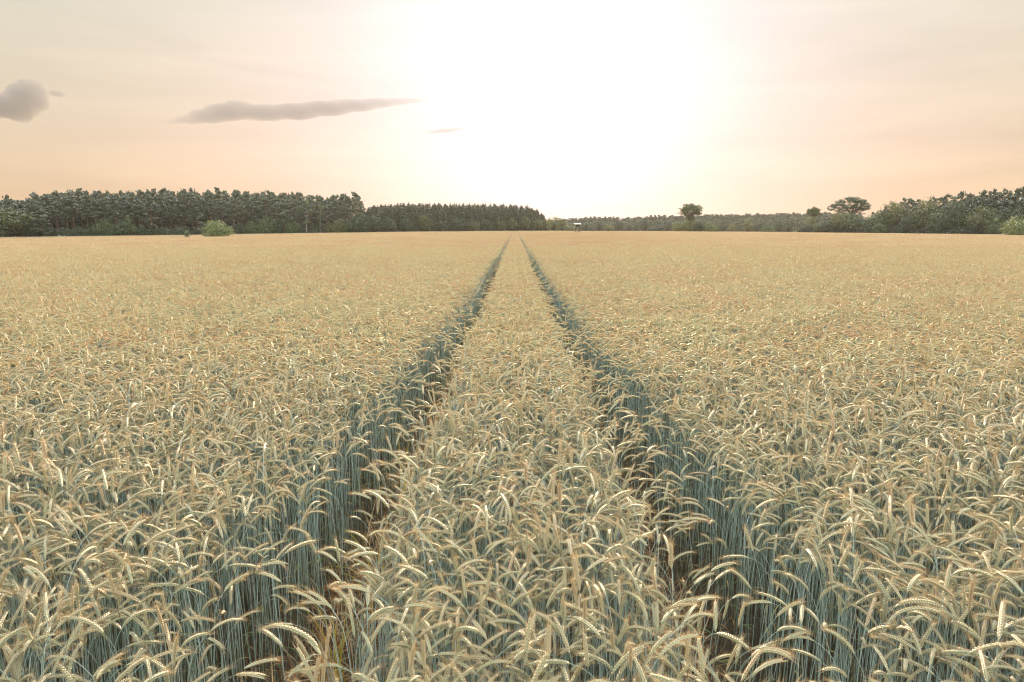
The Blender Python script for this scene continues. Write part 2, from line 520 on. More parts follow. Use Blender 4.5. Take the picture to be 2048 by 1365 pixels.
def scatter(x0, x1, y0, y1, dens, rg, strip):
    """Jittered sowing: positions, nod azimuth, tilt and scale of stalks on a rectangle."""
    st = 1 / math.sqrt(dens)
    nx, ny = max(1, round((x1 - x0) / st)), max(1, round((y1 - y0) / st))
    gx, gy = np.meshgrid((np.arange(nx) + 0.5) / nx, (np.arange(ny) + 0.5) / ny)
    x = x0 + (gx.ravel() + rg.uniform(-0.5, 0.5, nx * ny) / nx) * (x1 - x0)
    y = y0 + (gy.ravel() + rg.uniform(-0.5, 0.5, nx * ny) / ny) * (y1 - y0)
    n = len(x)
    az = rg.uniform(0, 2 * np.pi, n)
    tilt = np.clip(rg.normal(0.03, 0.05, n), -0.08, 0.25)
    sc = rg.normal(0.97, 0.055, n)
    if strip:
        nz = strip == 'near'
        inside, push, thin = gap_state(x, y, nz)
        keep = (~inside | (rg.random(n) < (0.015 if nz else 0.004))) & (rg.random(n) >= thin)
        toward = np.where(push > 0, 0.0, np.pi)
        # close by many edge stalks hang into the track; further off most lie back and the track stays a clear line
        hang = np.interp(y, [2, 8, 16], [0.36, 0.16, 0.05]) if nz else 0.04
        u = rg.random(n)
        edge_ = abs(push) > 0.04
        az = np.where(edge_, np.where(u < hang, toward + rg.normal(0, 0.8, n), toward + np.pi + rg.normal(0, 0.7, n)), az)
        tilt = np.where(edge_, np.where(u < hang, rg.uniform(0.0, 0.12, n), rg.uniform(-0.02, 0.06, n)), tilt)
        sc = np.where(abs(push) > 0.3, sc * rg.uniform(0.9, 1.0, n), sc)
        x, y, az, tilt, sc = (q[keep] for q in (x, y, az, tilt, sc))
    return x, y, az, tilt, sc


def patch(lib, sc_args, rg, strip):
    x, y, az, tilt, sc = scatter(*sc_args, rg, strip)
    which = rg.integers(0, len(lib), len(x))
    V, F, Mi, Ti, S = [], [], [], [], []
    off = 0
    for k in range(len(lib)):
        ids = np.nonzero(which == k)[0]
        if not len(ids): continue
        v, f, m, t, s = lib[k]
        ca, sa, ct, s_t = np.cos(az[ids]), np.sin(az[ids]), np.cos(tilt[ids]), np.sin(tilt[ids])
        vx = v[None, :, 0] * ct[:, None] + v[None, :, 2] * s_t[:, None]
        vz = -v[None, :, 0] * s_t[:, None] + v[None, :, 2] * ct[:, None]
        vy = np.broadcast_to(v[None, :, 1], vx.shape)
        X = (vx * ca[:, None] - vy * sa[:, None]) * sc[ids][:, None] + x[ids][:, None]
        Y = (vx * sa[:, None] + vy * ca[:, None]) * sc[ids][:, None] + y[ids][:, None]
        Z = vz * sc[ids][:, None]
        V.append(np.stack([X, Y, Z], -1).reshape(-1, 3))
        F.append((f[None] + (np.arange(len(ids)) * len(v))[:, None, None] + off).reshape(-1, 3))
        Mi.append(np.tile(m, len(ids))); S.append(np.tile(s, len(ids)))
        dt = rg.uniform(-0.2, 0.2, len(ids))
        Ti.append(np.clip(t[None] + dt[:, None], 0, 1).ravel())
        off += len(ids) * len(v)
    g = Geo()
    g.v, g.f, g.m, g.t, g.sm = [np.concatenate(q)[...] for q in (V, F, Mi, Ti, S)], [], [], [], []
    g.v, g.f, g.m, g.t, g.sm = [np.concatenate(V)], [np.concatenate(F)], [np.concatenate(Mi)], [np.concatenate(Ti)], [np.concatenate(S)]
    g.n = off
    return g


protos = bpy.data.collections.new('rye_prototypes')
proto_names = []


def add_proto(me):
    i = len(proto_names)
    o = bpy.data.objects.new('sown_%04d' % i, me)
    protos.objects.link(o)
    proto_names.append(o.name)
    return i


DENS = 360
HI_MESH = [{k: P[k].mesh('rye_' + k, RYE) for k in ('stem', 'ear', 'awns', 'leaf') if k in P} for P in HIGH]
I_HIGH = [add_proto(joined(P).mesh('rye_plant', RYE)) for P in HIGH]
I_ONE = []
for arr in MID:
    q_ = Geo(); q_.add(*arr); I_ONE.append(add_proto(q_.mesh('rye_plant_plain', RYE)))
I_MID = [add_proto(patch(MID, (-0.5, 0.5, -0.5, 0.5, DENS), rng, False).mesh('rye_patch', RYE)) for _ in range(6)]
I_MIDS = [add_proto(patch(MID, (-2, 2, -1, 1, DENS), rng, True).mesh('rye_track_patch', RYE)) for _ in range(3)]
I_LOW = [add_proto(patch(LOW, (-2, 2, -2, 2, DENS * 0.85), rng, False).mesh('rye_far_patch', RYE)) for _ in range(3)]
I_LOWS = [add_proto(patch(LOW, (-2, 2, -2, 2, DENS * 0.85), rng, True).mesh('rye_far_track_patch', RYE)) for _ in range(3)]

# where the field ends: distance to the far edge for each bearing (photo pixel column)
EDGE_PX = [-400, 0, 735, 1090, 1500, 1620, 2048, 2500]
EDGE_Y = [180, 212, 285, 345, 352, 330, 246, 190]


def edge_y(px):
    return np.interp(px, EDGE_PX, EDGE_Y)


P_loc, P_idx, P_rot, P_scl = [], [], [], []


def put(x, y, idx, rz, tilt=0.0, s=1.0, dz=0.0):
    if y > 30: dz += 0.03 * math.sin(x * .11 + 1.3 * math.sin(y * .045)) + 0.025 * math.sin(y * .083 + x * .03)
    P_loc.append((x, y, float(terrain(x, y)) + dz)); P_idx.append(idx); P_rot.append((0.0, tilt, rz)); P_scl.append(s)


# near band: single stalks
near = []
Y_A = 9.0
Y_T = 17.0                                       # the track strip is sown singly further out
x, y, az, tilt, sc = scatter(-9, 9, 0.7, Y_A, DENS, rng, 'near')
x2, y2, az2, tilt2, sc2 = scatter(-2, 2, Y_A, Y_T, DENS, rng, 'near')
x, y, az, tilt, sc = (np.concatenate(q) for q in ((x, x2), (y, y2), (az, az2), (tilt, tilt2), (sc, sc2)))
ok = (abs(x) < 0.80 * y + 1.3) & ((abs(x) > 0.35) | (y > 1.0))
for q in np.nonzero(ok)[0]:
    near.append((x[q], y[q], az[q], tilt[q], sc[q], int(rng.integers(0, NH))))
# keep a clear space round the lens
cands = []
for i, (a, b, c, d, s, k) in enumerate(near):
    t = HIGH[k]['tip'] * s
    tx, tz = t[0] * math.cos(d) + t[2] * math.sin(d), -t[0] * math.sin(d) + t[2] * math.cos(d)
    p = Vector((a + tx * math.cos(c), b + tx * math.sin(c), tz))
    px, py = project(p)
    if 25 < px < 2023 and 500 < py < 1345:
        cands.append(((p - cam.location).length, i, px, py))
cands.sort()
single = {i: (px, py) for _, i, px, py in cands[:300]}
for i, (a, b, c, d, s, k) in enumerate(near):
    if i in single: continue
    put(a, b, I_ONE[k % NM] if rng.random() < (b - 5.5) / 3.5 else I_HIGH[k], c, d, s)

# middle band: one metre patches, two metre track patches
yb = Y_A
for j in range(23):                                        # 9 .. 55 m
    if yb >= Y_T: put(random.uniform(-.03, .03), yb + 1, random.choice(I_MIDS), 0, 0, 1, random.uniform(-.02, .02))
    for r in (0, 1):
        yy = yb + r + 0.5
        half = int(0.80 * yy + 3)
        for k in range(2, half):
            for sg in (-1, 1):
                put(sg * (k + 0.5), yy, random.choice(I_MID), random.randrange(4) * math.pi / 2, 0, 1, random.uniform(-.04, .03))
    yb += 2
Y_B = yb
# far band: four metre patches to the field's far edge
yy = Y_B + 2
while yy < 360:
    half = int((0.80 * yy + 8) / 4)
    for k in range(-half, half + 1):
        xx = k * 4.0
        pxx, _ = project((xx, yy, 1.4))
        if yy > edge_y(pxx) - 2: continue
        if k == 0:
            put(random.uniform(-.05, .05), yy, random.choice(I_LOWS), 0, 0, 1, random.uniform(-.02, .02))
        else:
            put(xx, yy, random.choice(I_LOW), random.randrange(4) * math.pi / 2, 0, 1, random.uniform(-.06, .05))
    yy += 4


def instancer(name, loc, idx, rot, scl, coll):
    me = bpy.data.meshes.new(name)
    me.from_pydata(loc, [], [])
    for nm, ty, data, key in (('idx', 'INT', idx, 'value'), ('scl', 'FLOAT', scl, 'value')):
        a = me.attributes.new(nm, ty, 'POINT'); a.data.foreach_set(key, np.array(data, dtype=np.int32 if ty == 'INT' else np.float32))
    a = me.attributes.new('rot', 'FLOAT_VECTOR', 'POINT'); a.data.foreach_set('vector', np.array(rot, dtype=np.float32).ravel())
    ng = bpy.data.node_groups.new(name + '_nodes', 'GeometryNodeTree')
    ng.interface.new_socket('Geometry', in_out='INPUT', socket_type='NodeSocketGeometry')
    ng.interface.new_socket('Geometry', in_out='OUTPUT', socket_type='NodeSocketGeometry')
    N, L = ng.nodes.new, ng.links.new
    gi, go = N('NodeGroupInput'), N('NodeGroupOutput')
    ci = N('GeometryNodeCollectionInfo'); ci.inputs['Collection'].default_value = coll
    ci.inputs['Separate Children'].default_value = True; ci.inputs['Reset Children'].default_value = True
    ip = N('GeometryNodeInstanceOnPoints'); ip.inputs['Pick Instance'].default_value = True

    def attr(nm, ty):
        n = N('GeometryNodeInputNamedAttribute'); n.data_type = ty; n.inputs['Name'].default_value = nm
        return n.outputs['Attribute']
    L(gi.outputs[0], ip.inputs['Points']); L(ci.outputs[0], ip.inputs['Instance'])
    L(attr('idx', 'INT'), ip.inputs['Instance Index'])
    L(attr('rot', 'FLOAT_VECTOR'), ip.inputs['Rotation'])
    L(attr('scl', 'FLOAT'), ip.inputs['Scale'])
    L(ip.outputs[0], go.inputs[0])
    o = bpy.data.objects.new(name, me); COL.objects.link(o)
    md = o.modifiers.new('sowing', 'NODES'); md.node_group = ng
    return o


field = instancer('rye_field', P_loc, P_idx, P_rot, P_scl, protos)
tag(field, 'ripening rye crop filling the field beyond the nearest stalks, cut by two wheel tracks', 'rye crop', None, 'stuff')

# the 300 nearest stalks, each a thing of its own
first_parts = {}
for i, (px, py) in single.items():
    a, b, c, d, s, k = near[i]
    o = bpy.data.objects.new('rye_stalk', None); COL.objects.link(o)
    o.empty_display_size = 0.1
    o.location = (a, b, float(terrain(a, b))); o.rotation_euler = (0, d, c); o.scale = (s, s, s)
    if k not in first_parts:
        ks = {}
        ks['stem'] = link('stem', HI_MESH[k]['stem'], o)
        ks['ear'] = link('ear', HI_MESH[k]['ear'], o)
        ks['awns'] = link('awns', HI_MESH[k]['awns'], ks['ear'])
        if 'leaf' in HI_MESH[k]: ks['leaf'] = link('leaf', HI_MESH[k]['leaf'], o)
        first_parts[k] = ks
    else:
        ks = first_parts[k]
        n1 = ks['stem'].copy(); n2 = ks['ear'].copy(); n3 = ks['awns'].copy()
        for q in (n1, n2, n3): COL.objects.link(q)
        n1.parent = o; n2.parent = o; n3.parent = n2
        if 'leaf' in ks:
            n4 = ks['leaf'].copy(); COL.objects.link(n4); n4.parent = o
    where = 'in the strip between the wheel tracks' if GAPL < a < GAPR else ('beside the left wheel track' if a < 0 else 'beside the right wheel track')
    up = k >= NH - 4
    cx, sy = math.cos(c), math.sin(c)
    nod = 'upright' if up else ('nodding left' if cx < -0.7 else 'nodding right' if cx > 0.7 else 'nodding away' if sy > 0 else 'nodding forward')
    tag(o, 'nearest bearded rye stalk %s, with pale ear, %s' % (nod, where), 'rye stalk', 'nearest rye stalks at the foot of the view')

# ------------------------------------------------------------------ ground
M_SOIL = solid_mat('field_soil', (0.055, 0.042, 0.03), (0.13, 0.095, 0.06), 9.0, 0.95, 0.6)
g = Geo()
xs = np.concatenate([np.linspace(-3000, -500, 8), np.linspace(-450, 450, 61), np.linspace(500, 3000, 8)])
ys = np.concatenate([np.linspace(-1500, -50, 6), np.linspace(-20, 480, 34), np.linspace(520, 3000, 8)])
gx, gy = np.meshgrid(xs, ys)
v = np.stack([gx.ravel(), gy.ravel(), terrain(gx.ravel(), gy.ravel())], 1)
nx = len(xs)
ff = []
for j in range(len(ys) - 1):
    for i in range(nx - 1):
        q = j * nx + i
        ff += [(q, q + 1, q + nx + 1), (q, q + nx + 1, q + nx)]
g.add(v, ff)
tag(link('ground', g.mesh('ground', [M_SOIL])), 'brown soil and dry meadow ground of the field', 'ground', None, 'structure')


# ------------------------------------------------------------------ trees
def foliage(name, dark, light, trans=0.25, warm=(1, 0.95, 0.55)):
    return plant_mat(name, [(0.0, dark), (1.0, light)], trans, warm, 0.35, 0.25, 0.5)


F_PINE = foliage('pine_needles', (0.098, 0.120, 0.072), (0.150, 0.172, 0.098), 0.15)
F_YPINE = foliage('young_conifer', (0.078, 0.092, 0.052), (0.125, 0.138, 0.076), 0.18)
F_DEC = foliage('leaves_green', (0.090, 0.138, 0.056), (0.195, 0.250, 0.098), 0.32)
F_DARK = foliage('leaves_dark', (0.060, 0.095, 0.046), (0.125, 0.165, 0.072), 0.28)
F_DEEP = foliage('leaves_deep', (0.040, 0.058, 0.034), (0.085, 0.105, 0.055), 0.25)  # darkest leaves; in the wood masses they stand in for shade between crowns
F_LIGHT = foliage('leaves_bright', (0.13, 0.18, 0.065), (0.24, 0.30, 0.11), 0.38)
F_OLIVE = foliage('leaves_olive', (0.115, 0.140, 0.050), (0.24, 0.25, 0.085), 0.34)
B_PINE = solid_mat('pine_bark', (0.16, 0.10, 0.065), (0.27, 0.17, 0.11), 2.0, 0.9, 0.3)
B_DARK = solid_mat('dark_bark', (0.06, 0.05, 0.04), (0.13, 0.10, 0.08), 2.0, 0.9, 0.3)
B_BIRCH = solid_mat('birch_bark', (0.16, 0.15, 0.14), (0.50, 0.48, 0.45), 1.3, 0.8, 0.1)


def leaves(g, c, rad, n, size, rg, t=0.5, shell=0.55, flat=0.0):
    """n small leaf sprays scattered through an ellipsoid round c."""
    d = rg.normal(0, 1, (n, 3)); d /= np.linalg.norm(d, axis=1)[:, None]
    r = shell + (1 - shell) * rg.random(n) ** 0.6
    r = np.where(rg.random(n) < 0.25, rg.random(n) ** 0.5, r)
    p = np.asarray(c) + d * r[:, None] * np.asarray(rad)
    # each spray faces roughly outwards and up from its clump, so a clump takes the light as a rounded body
    nm = d * 0.85 + np.array([0, 0, 0.18 + flat * .3]) + rg.normal(0, 0.42, (n, 3)); nm /= np.linalg.norm(nm, axis=1)[:, None]
    a = np.cross(nm, rg.normal(0, 1, (n, 3))); a /= np.linalg.norm(a, axis=1)[:, None] + 1e-9
    b = np.cross(nm, a)
    s = size * rg.uniform(0.6, 1.35, n)
    l1, l2 = a * s[:, None] * 0.5, b * s[:, None] * 0.32
    vv = np.stack([p - l1, p + l2, p + l1, p - l2], 1).reshape(-1, 3)
    i = np.arange(n)[:, None] * 4
    f = np.concatenate([i + np.array([[0, 1, 2]]), i + np.array([[0, 2, 3]])])
    tt = np.repeat(np.clip(t + rg.normal(0, 0.13, n), 0, 1), 4)
    g.add(vv, f, 0, tt, False)


def bent(p0, p1, n, amp, rg):
    q = np.linspace(0, 1, n)[:, None]
    p = np.asarray(p0) * (1 - q) + np.asarray(p1) * q
    w = rg.normal(0, amp, (n, 3)); w[0] = 0; w[:, 2] *= 0.3
    return p + w


def pine(h, rg, bare=0.5, spread=2.6, dens=1.0, nleaf=60, lsz=0.34):
    tr, cr = Geo(), Geo()
    lean = rg.normal(0, 0.03 * h, 2)
    top = np.array([lean[0], lean[1], h * 0.97])
    ax = bent((0, 0, -0.3), top, 8, 0.09, rg)
    tube(tr, ax, np.linspace(0.19, 0.035, 8) * h / 15, 6)
    nb = int(17 * dens)
    for k in range(nb):
        u = bare + (1 - bare) * (k + rg.random()) / nb
        p = np.array([np.interp(u, np.linspace(0, 1, 8), ax[:, i]) for i in range(3)])
        az = rg.uniform(0, 2 * np.pi)
        pr = max(0.22, math.sin(math.pi * min(1, (u - bare) / (1 - bare) * 0.80 + 0.16)))
        ln = spread * pr * rg.uniform(0.55, 1.15)
        e = p + np.array([math.cos(az) * ln, math.sin(az) * ln, ln * rg.uniform(0.0, 0.55)])
        tube(tr, bent(p, e, 4, 0.07, rg), np.linspace(0.055, 0.018, 4), 4)
        tv = rg.uniform(0.15, 0.85)
        for j in range(rg.integers(3, 5)):
            c = p + (e - p) * rg.uniform(0.55, 1.08) + rg.normal(0, 0.25, 3)
            leaves(cr, c, (rg.uniform(0.6, 1.05) * (.45 + .6 * pr), rg.uniform(0.6, 1.05) * (.45 + .6 * pr), rg.uniform(0.2, 0.42)), nleaf, lsz, rg, tv, 0.3, 0.4)
    for j in range(4):
        leaves(cr, top + rg.normal(0, 0.45, 3) * (1, 1, 0.2), (0.22, 0.22, rg.uniform(.4, .75)), nleaf // 2, lsz * .9, rg, 0.5, 0.2)
    for k in range(rg.integers(2, 6)):            # dead branch stubs
        u = rg.uniform(0.2, bare)
        p = np.array([np.interp(u, np.linspace(0, 1, 8), ax[:, i]) for i in range(3)])
        az = rg.uniform(0, 2 * np.pi)
        tube(tr, [p, p + np.array([math.cos(az), math.sin(az), -0.1]) * rg.uniform(0.5, 1.4)], [0.03, 0.01], 3)
    return tr, cr


def conifer(h, rg, width=2.1):
    tr, cr = Geo(), Geo()
    ax = bent((0, 0, -0.3), (rg.normal(0, .15), rg.normal(0, .15), h), 7, 0.05, rg)
    tube(tr, ax, np.linspace(0.15, 0.02, 7), 5)
    nw = 20
    for k in range(nw):
        u = 0.06 + 0.94 * k / (nw - 1)
        z = h * u
        r = width * (1 - u) ** 0.5 * rg.uniform(0.8, 1.15) + 0.10
        nb = 6 if u < 0.8 else 3
        a0 = rg.uniform(0, 6.28)
        for j in range(nb):
            a = a0 + j * 6.283 / nb + rg.normal(0, .2)
            c = np.array([math.cos(a) * r * 0.6, math.sin(a) * r * 0.6, z - r * 0.12])
            tube(tr, [np.array([0, 0, z]), c], [0.03, 0.01], 3)
            leaves(cr, c, (r * 0.5 + .08, r * 0.5 + .08, 0.34 + 0.1 * r), int(22 + 24 * r), 0.26 + 0.08 * r, rg, rg.uniform(0.2, 0.8), 0.3)
    leaves(cr, (ax[-1][0], ax[-1][1], h - 0.1), (0.06, 0.06, 0.5), 16, 0.22, rg, 0.5, 0.2)
    return tr, cr


def broadleaf(h, rg, width=4.0, low=0.12, lobes=16, dens=1.0, leaf=0.30, bare=False, lobe=0.40):
    """Rounded crown of many leafy lobes on forking limbs; low = where the crown starts as a share of h."""
    tr, cr = Geo(), Geo()
    fork = h * max(0.16, low + 0.08)
    ax = bent((0, 0, -0.3), (0, 0, fork), 4, 0.06, rg)
    tube(tr, ax, np.linspace(0.03, 0.022, 4) * h, 6)
    zc, zr = h * (1 + low) / 2, h * (1 - low) / 2
    ga = 2.399963
    for k in range(lobes):
        w = (k + 0.5) / lobes
        cz = 1 - 1.75 * w
        rr = math.sqrt(max(0, 1 - cz * cz)) if cz > -0.3 else math.sqrt(max(0, 1 - 0.09)) * (1 - 0.15 * rg.random())
        a = ga * k + rg.normal(0, .25)
        q = rg.uniform(0.62, 0.80)
        c = np.array([math.cos(a) * rr * width * q, math.sin(a) * rr * width * q, zc + cz * zr * rg.uniform(0.70, 0.84)])
        R_ = width * lobe * rg.uniform(0.75, 1.25)
        Rz = min(R_, zr * 0.5) * rg.uniform(0.7, 1.0)
        tube(tr, bent((0, 0, fork * rg.uniform(0.85, 1.0)), c, 5, 0.12, rg), np.linspace(0.012, 0.003, 5) * h, 4)
        leaves(cr, c, (R_, R_, Rz), int(130 * dens), leaf, rg, rg.uniform(0.12, 0.88), 0.6)
        for s_ in range(2):
            cc = c + rg.normal(0, 1, 3) * (R_ * 0.7, R_ * 0.7, Rz * 0.7)
            leaves(cr, cc, (R_ * .4, R_ * .4, Rz * .4), int(34 * dens), leaf, rg, rg.uniform(0.2, 0.9), 0.3)
    if not bare:
        leaves(cr, (0, 0, zc), (width * .62, width * .62, zr * .75), int(380 * dens), leaf * 1.35, rg, 0.35, 0.4)
    return tr, cr


def meshes(pair, bark, fol, nm):
    return pair[0].mesh(nm + '_trunk', [bark]), pair[1].mesh(nm + '_crown', [fol])


def plant_tree(name, mm, loc, rz, s, sz, label, cat, group=None):
    o = empty(name, loc, rz, (s, s, sz))
    link('trunk', mm[0], o); link('crown', mm[1], o)
    return tag(o, label, cat, group)


def ground_at(px, Y):
    p = at(px, 460, Y)
    return Vector((p.x, Y, float(terrain(p.x, Y))))


def height_for(px, py, Y):
    return at(px, py, Y).z - float(terrain(at(px, py, Y).x, Y))


PH = 15.0
PINES_RAW = [pine(PH, np.random.default_rng(50 + i), bare=(0.50, 0.42, 0.56, 0.36, 0.5, 0.46)[i % 6], spread=(2.4, 2.9, 2.2, 2.8, 2.6, 2.3)[i % 6]) for i in range(8)]
PINES_LOW = [pine(PH, np.random.default_rng(60 + i), bare=(0.42, 0.36, 0.30)[i % 3], spread=2.7, nleaf=16, lsz=0.62) for i in range(5)]
BRD_LOW = [broadleaf(12.0, np.random.default_rng(140 + i), 4.2, low=0.02, lobes=16, dens=.38, leaf=.6) for i in range(4)]
BUSH_LOW = [broadleaf(4.0, np.random.default_rng(150 + i), 2.8, low=0.0, lobes=12, dens=.4, leaf=.42) for i in range(3)]
PINES = [meshes(p, B_PINE, F_PINE, 'pine') for p in PINES_RAW]
CON_RAW = [conifer(13.0, np.random.default_rng(80 + i), (2.3, 1.9, 2.6, 2.1)[i % 4]) for i in range(5)]
CONS = [meshes(p, B_DARK, F_YPINE, 'conifer') for p in CON_RAW]
BRD_RAW = [broadleaf(12.0, np.random.default_rng(100 + i), (4.4, 3.8, 4.8, 4.0, 3.4)[i], low=0.10, lobes=20) for i in range(5)]
BRD = {c: [meshes(p, B_DARK, m, 'broadleaf') for p in BRD_RAW] for c, m in (('green', F_DEC), ('dark', F_DARK), ('olive', F_OLIVE), ('deep', F_DEEP))}
BUSH_RAW = [broadleaf(4.0, np.random.default_rng(120 + i), (2.6, 3.0, 2.2)[i], low=0.02, lobes=15, leaf=0.22, dens=0.9) for i in range(3)]
BUSH = {c: [meshes(p, B_DARK, m, 'bush') for p in BUSH_RAW] for c, m in (('green', F_DEC), ('dark', F_DARK), ('light', F_LIGHT), ('olive', F_OLIVE), ('deep', F_DEEP))}

SKY_L = ([-200, 0, 25, 45, 52, 70, 120, 150, 200, 270, 300, 400, 480, 510, 560, 620, 650, 690, 718, 735],
         [392, 393, 392, 402, 404, 388, 382, 377, 380, 380, 378, 380, 378, 382, 382, 385, 391, 386, 386, 402])
SKY_M = ([725, 745, 790, 830, 900, 960, 1000, 1040, 1060, 1075, 1085, 1094], [420, 413, 409, 407, 408, 409, 409, 411, 413, 419, 427, 440])
SKY_R = ([1700, 1765, 1800, 1825, 1850, 1890, 1930, 1960, 2000, 2048, 2250], [428, 410, 398, 396, 394, 389, 381, 378, 380, 373, 370])
SKY_F = ([1090, 1150, 1200, 1240, 1300, 1400, 1500, 1600, 1650, 1720], [440, 437, 434, 436, 432, 430, 428, 426, 425, 425])

mass = {}


def into_mass(key, raw, loc, rz, s, sz, mi):
    """Add a tree to a wood that reads as one mass."""
    g = mass.setdefault(key, Geo())
    ca, sa = math.cos(rz), math.sin(rz)
    for part, mm in ((raw[0], mi[0]), (raw[1], mi[1])):
        v, f, m, t, sm = part.arrays()
        vv = np.stack([(v[:, 0] * ca - v[:, 1] * sa) * s + loc[0], (v[:, 0] * sa + v[:, 1] * ca) * s + loc[1], v[:, 2] * sz + loc[2]], 1)
        g.add(vv, f, mm, t, sm)


tr = random.Random(5)
# --- pine wood, left
px = 6.0
row = 0
while px < 728:
    for r in range(2):
        q = px + (0 if r == 0 else 11) + tr.uniform(-5, 5)
        if q > 722: continue
        Y = edge_y(q) + 6 + r * 8 + tr.uniform(-2, 2)
        top = np.interp(q, *SKY_L) + (tr.uniform(4, 20) if r == 0 else tr.uniform(-4, 8))
        h = height_for(q, top, Y)
        sz = h / PH
        k = tr.randrange(8)
        plant_tree('pine_tree', PINES[k], ground_at(q, Y), tr.uniform(0, 6.28), tr.uniform(0.85, 1.1), sz,
                   'tall dark bare trunked pine in the %s row of the wood on the left' % ('front' if r == 0 else 'second'),
                   'pine tree', 'pines of the tall wood on the left')
    px += 21
for r in range(5):
    q = -190.0
    while q < 722:
        Y = edge_y(q) + (6 if q < -4 else 22) + r * 8 + tr.uniform(-3, 3)
        top = np.interp(q, *SKY_L) + tr.uniform(0, 12)
        h = height_for(q, top, Y)
        into_mass('left', PINES_LOW[tr.randrange(5)], ground_at(q, Y), tr.uniform(0, 6.28), 1.05, h / PH, (0, 1))
        q += 19 + tr.uniform(-4, 4)
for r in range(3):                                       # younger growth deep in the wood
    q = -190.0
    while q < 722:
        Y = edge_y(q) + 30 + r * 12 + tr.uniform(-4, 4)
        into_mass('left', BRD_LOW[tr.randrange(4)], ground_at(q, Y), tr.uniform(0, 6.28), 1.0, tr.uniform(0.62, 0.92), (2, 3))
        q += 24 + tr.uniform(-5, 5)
for q in np.arange(-190, 1090, 9.0):                     # low growth along the wood's foot
    Y = edge_y(q) + 8 + tr.uniform(-3, 6)
    into_mass('left' if q < 728 else 'middle', BUSH_LOW[tr.randrange(3)], ground_at(q, Y), tr.uniform(0, 6.28), 1.0, tr.uniform(0.7, 1.05), (2, 3))
# undergrowth shrubs along the edge of the pine wood
shr = [(95, 452, 1.0, 'dark'), (128, 456, .9, 'dark'), (160, 455, .9, 'dark'), (188, 448, 1.1, 'dark'), (208, 437, 1.25, 'green'), (238, 446, 1.1, 'dark'), (255, 436, 1.25, 'green'),
       (282, 452, 1.0, 'dark'), (305, 455, .9, 'dark'), (330, 456, 1.0, 'dark'), (362, 452, 1.0, 'dark'), (395, 456, .9, 'dark'), (478, 448, 1.1, 'dark'), (505, 444, 1.2, 'green'), (535, 434, 1.3, 'green'),
       (552, 438, 1.2, 'dark'), (580, 440, 1.2, 'green'), (600, 446, 1.0, 'dark'), (628, 449, 1.0, 'dark'), (660, 446, 1.1, 'olive'), (680, 438, 1.3, 'olive'), (705, 434, 1.4, 'dark'), (725, 430, 1.5, 'dark')]
for q, py, w, c in shr:
    Y = edge_y(q) + 3 + tr.uniform(-1, 1)
    plant_tree('shrub', BUSH[c][tr.randrange(3)], ground_at(q, Y), tr.uniform(0, 6.28), w, height_for(q, py, Y) / 4.0,
               '%s shrub under the tall pines along the edge of the left wood' % {'dark': 'dark green', 'green': 'mid green', 'olive': 'olive green'}[c],
               'shrub', 'undergrowth shrubs along the left wood')
for q, py, w, c, lab in ((22, 412, 1.7, 'olive', 'rounded olive green broadleaf tree at the far left end of the pine wood'),
                         (12, 458, 0.6, 'dark', 'low dark broadleaf sapling below the rounded tree at the left end'),
                         (60, 440, 0.8, 'dark', 'dark broadleaf tree beside the rounded olive tree, left of the first pines')):
    Y = edge_y(q) + 4
    plant_tree('broadleaf_tree', BRD[c][tr.randrange(5)], ground_at(q, Y), tr.uniform(0, 6), w , height_for(q, py, Y) / 12.0, lab, 'tree')


def birch(h, rg):
    tr_, cr = Geo(), Geo()
    ax = bent((0, 0, -0.3), (0.25, 0, h * 0.97), 9, 0.13, rg)
    tube(tr_, ax, np.linspace(0.15, 0.02, 9), 6)
    for k in range(26):
        u = rg.uniform(0.34, 1.0)
        p = np.array([np.interp(u, np.linspace(0, 1, 9), ax[:, i]) for i in range(3)])
        a = rg.uniform(0, 6.28); ln = 2.3 * math.sin(math.pi * min(1, (u - .34) / .66 * .8 + .2)) * rg.uniform(.5, 1.1)
        e = p + np.array([math.cos(a) * ln, math.sin(a) * ln, ln * 0.7])
        tube(tr_, bent(p, e, 4, .06, rg), np.linspace(.04, .012, 4), 3)
        leaves(cr, e - (0, 0, .3), (.8, .8, .9), 80, .26, rg, rg.uniform(.3, 1), .3)
    return tr_, cr


for q, py, lab in ((613, 394, 'leafy birch with a white lower trunk at the edge of the pine wood'),
                   (642, 404, 'slender birch with a thin bare white trunk, right of the leafy birch')):
    Y = edge_y(q) + 1.5
    rg = np.random.default_rng(q)
    h = height_for(q, py, Y)
    plant_tree('birch_tree', meshes(birch(h, rg), B_BIRCH, F_DEC, 'birch'), ground_at(q, Y), 0, 1.0 if q < 620 else 0.55, 1.0, lab, 'birch tree')

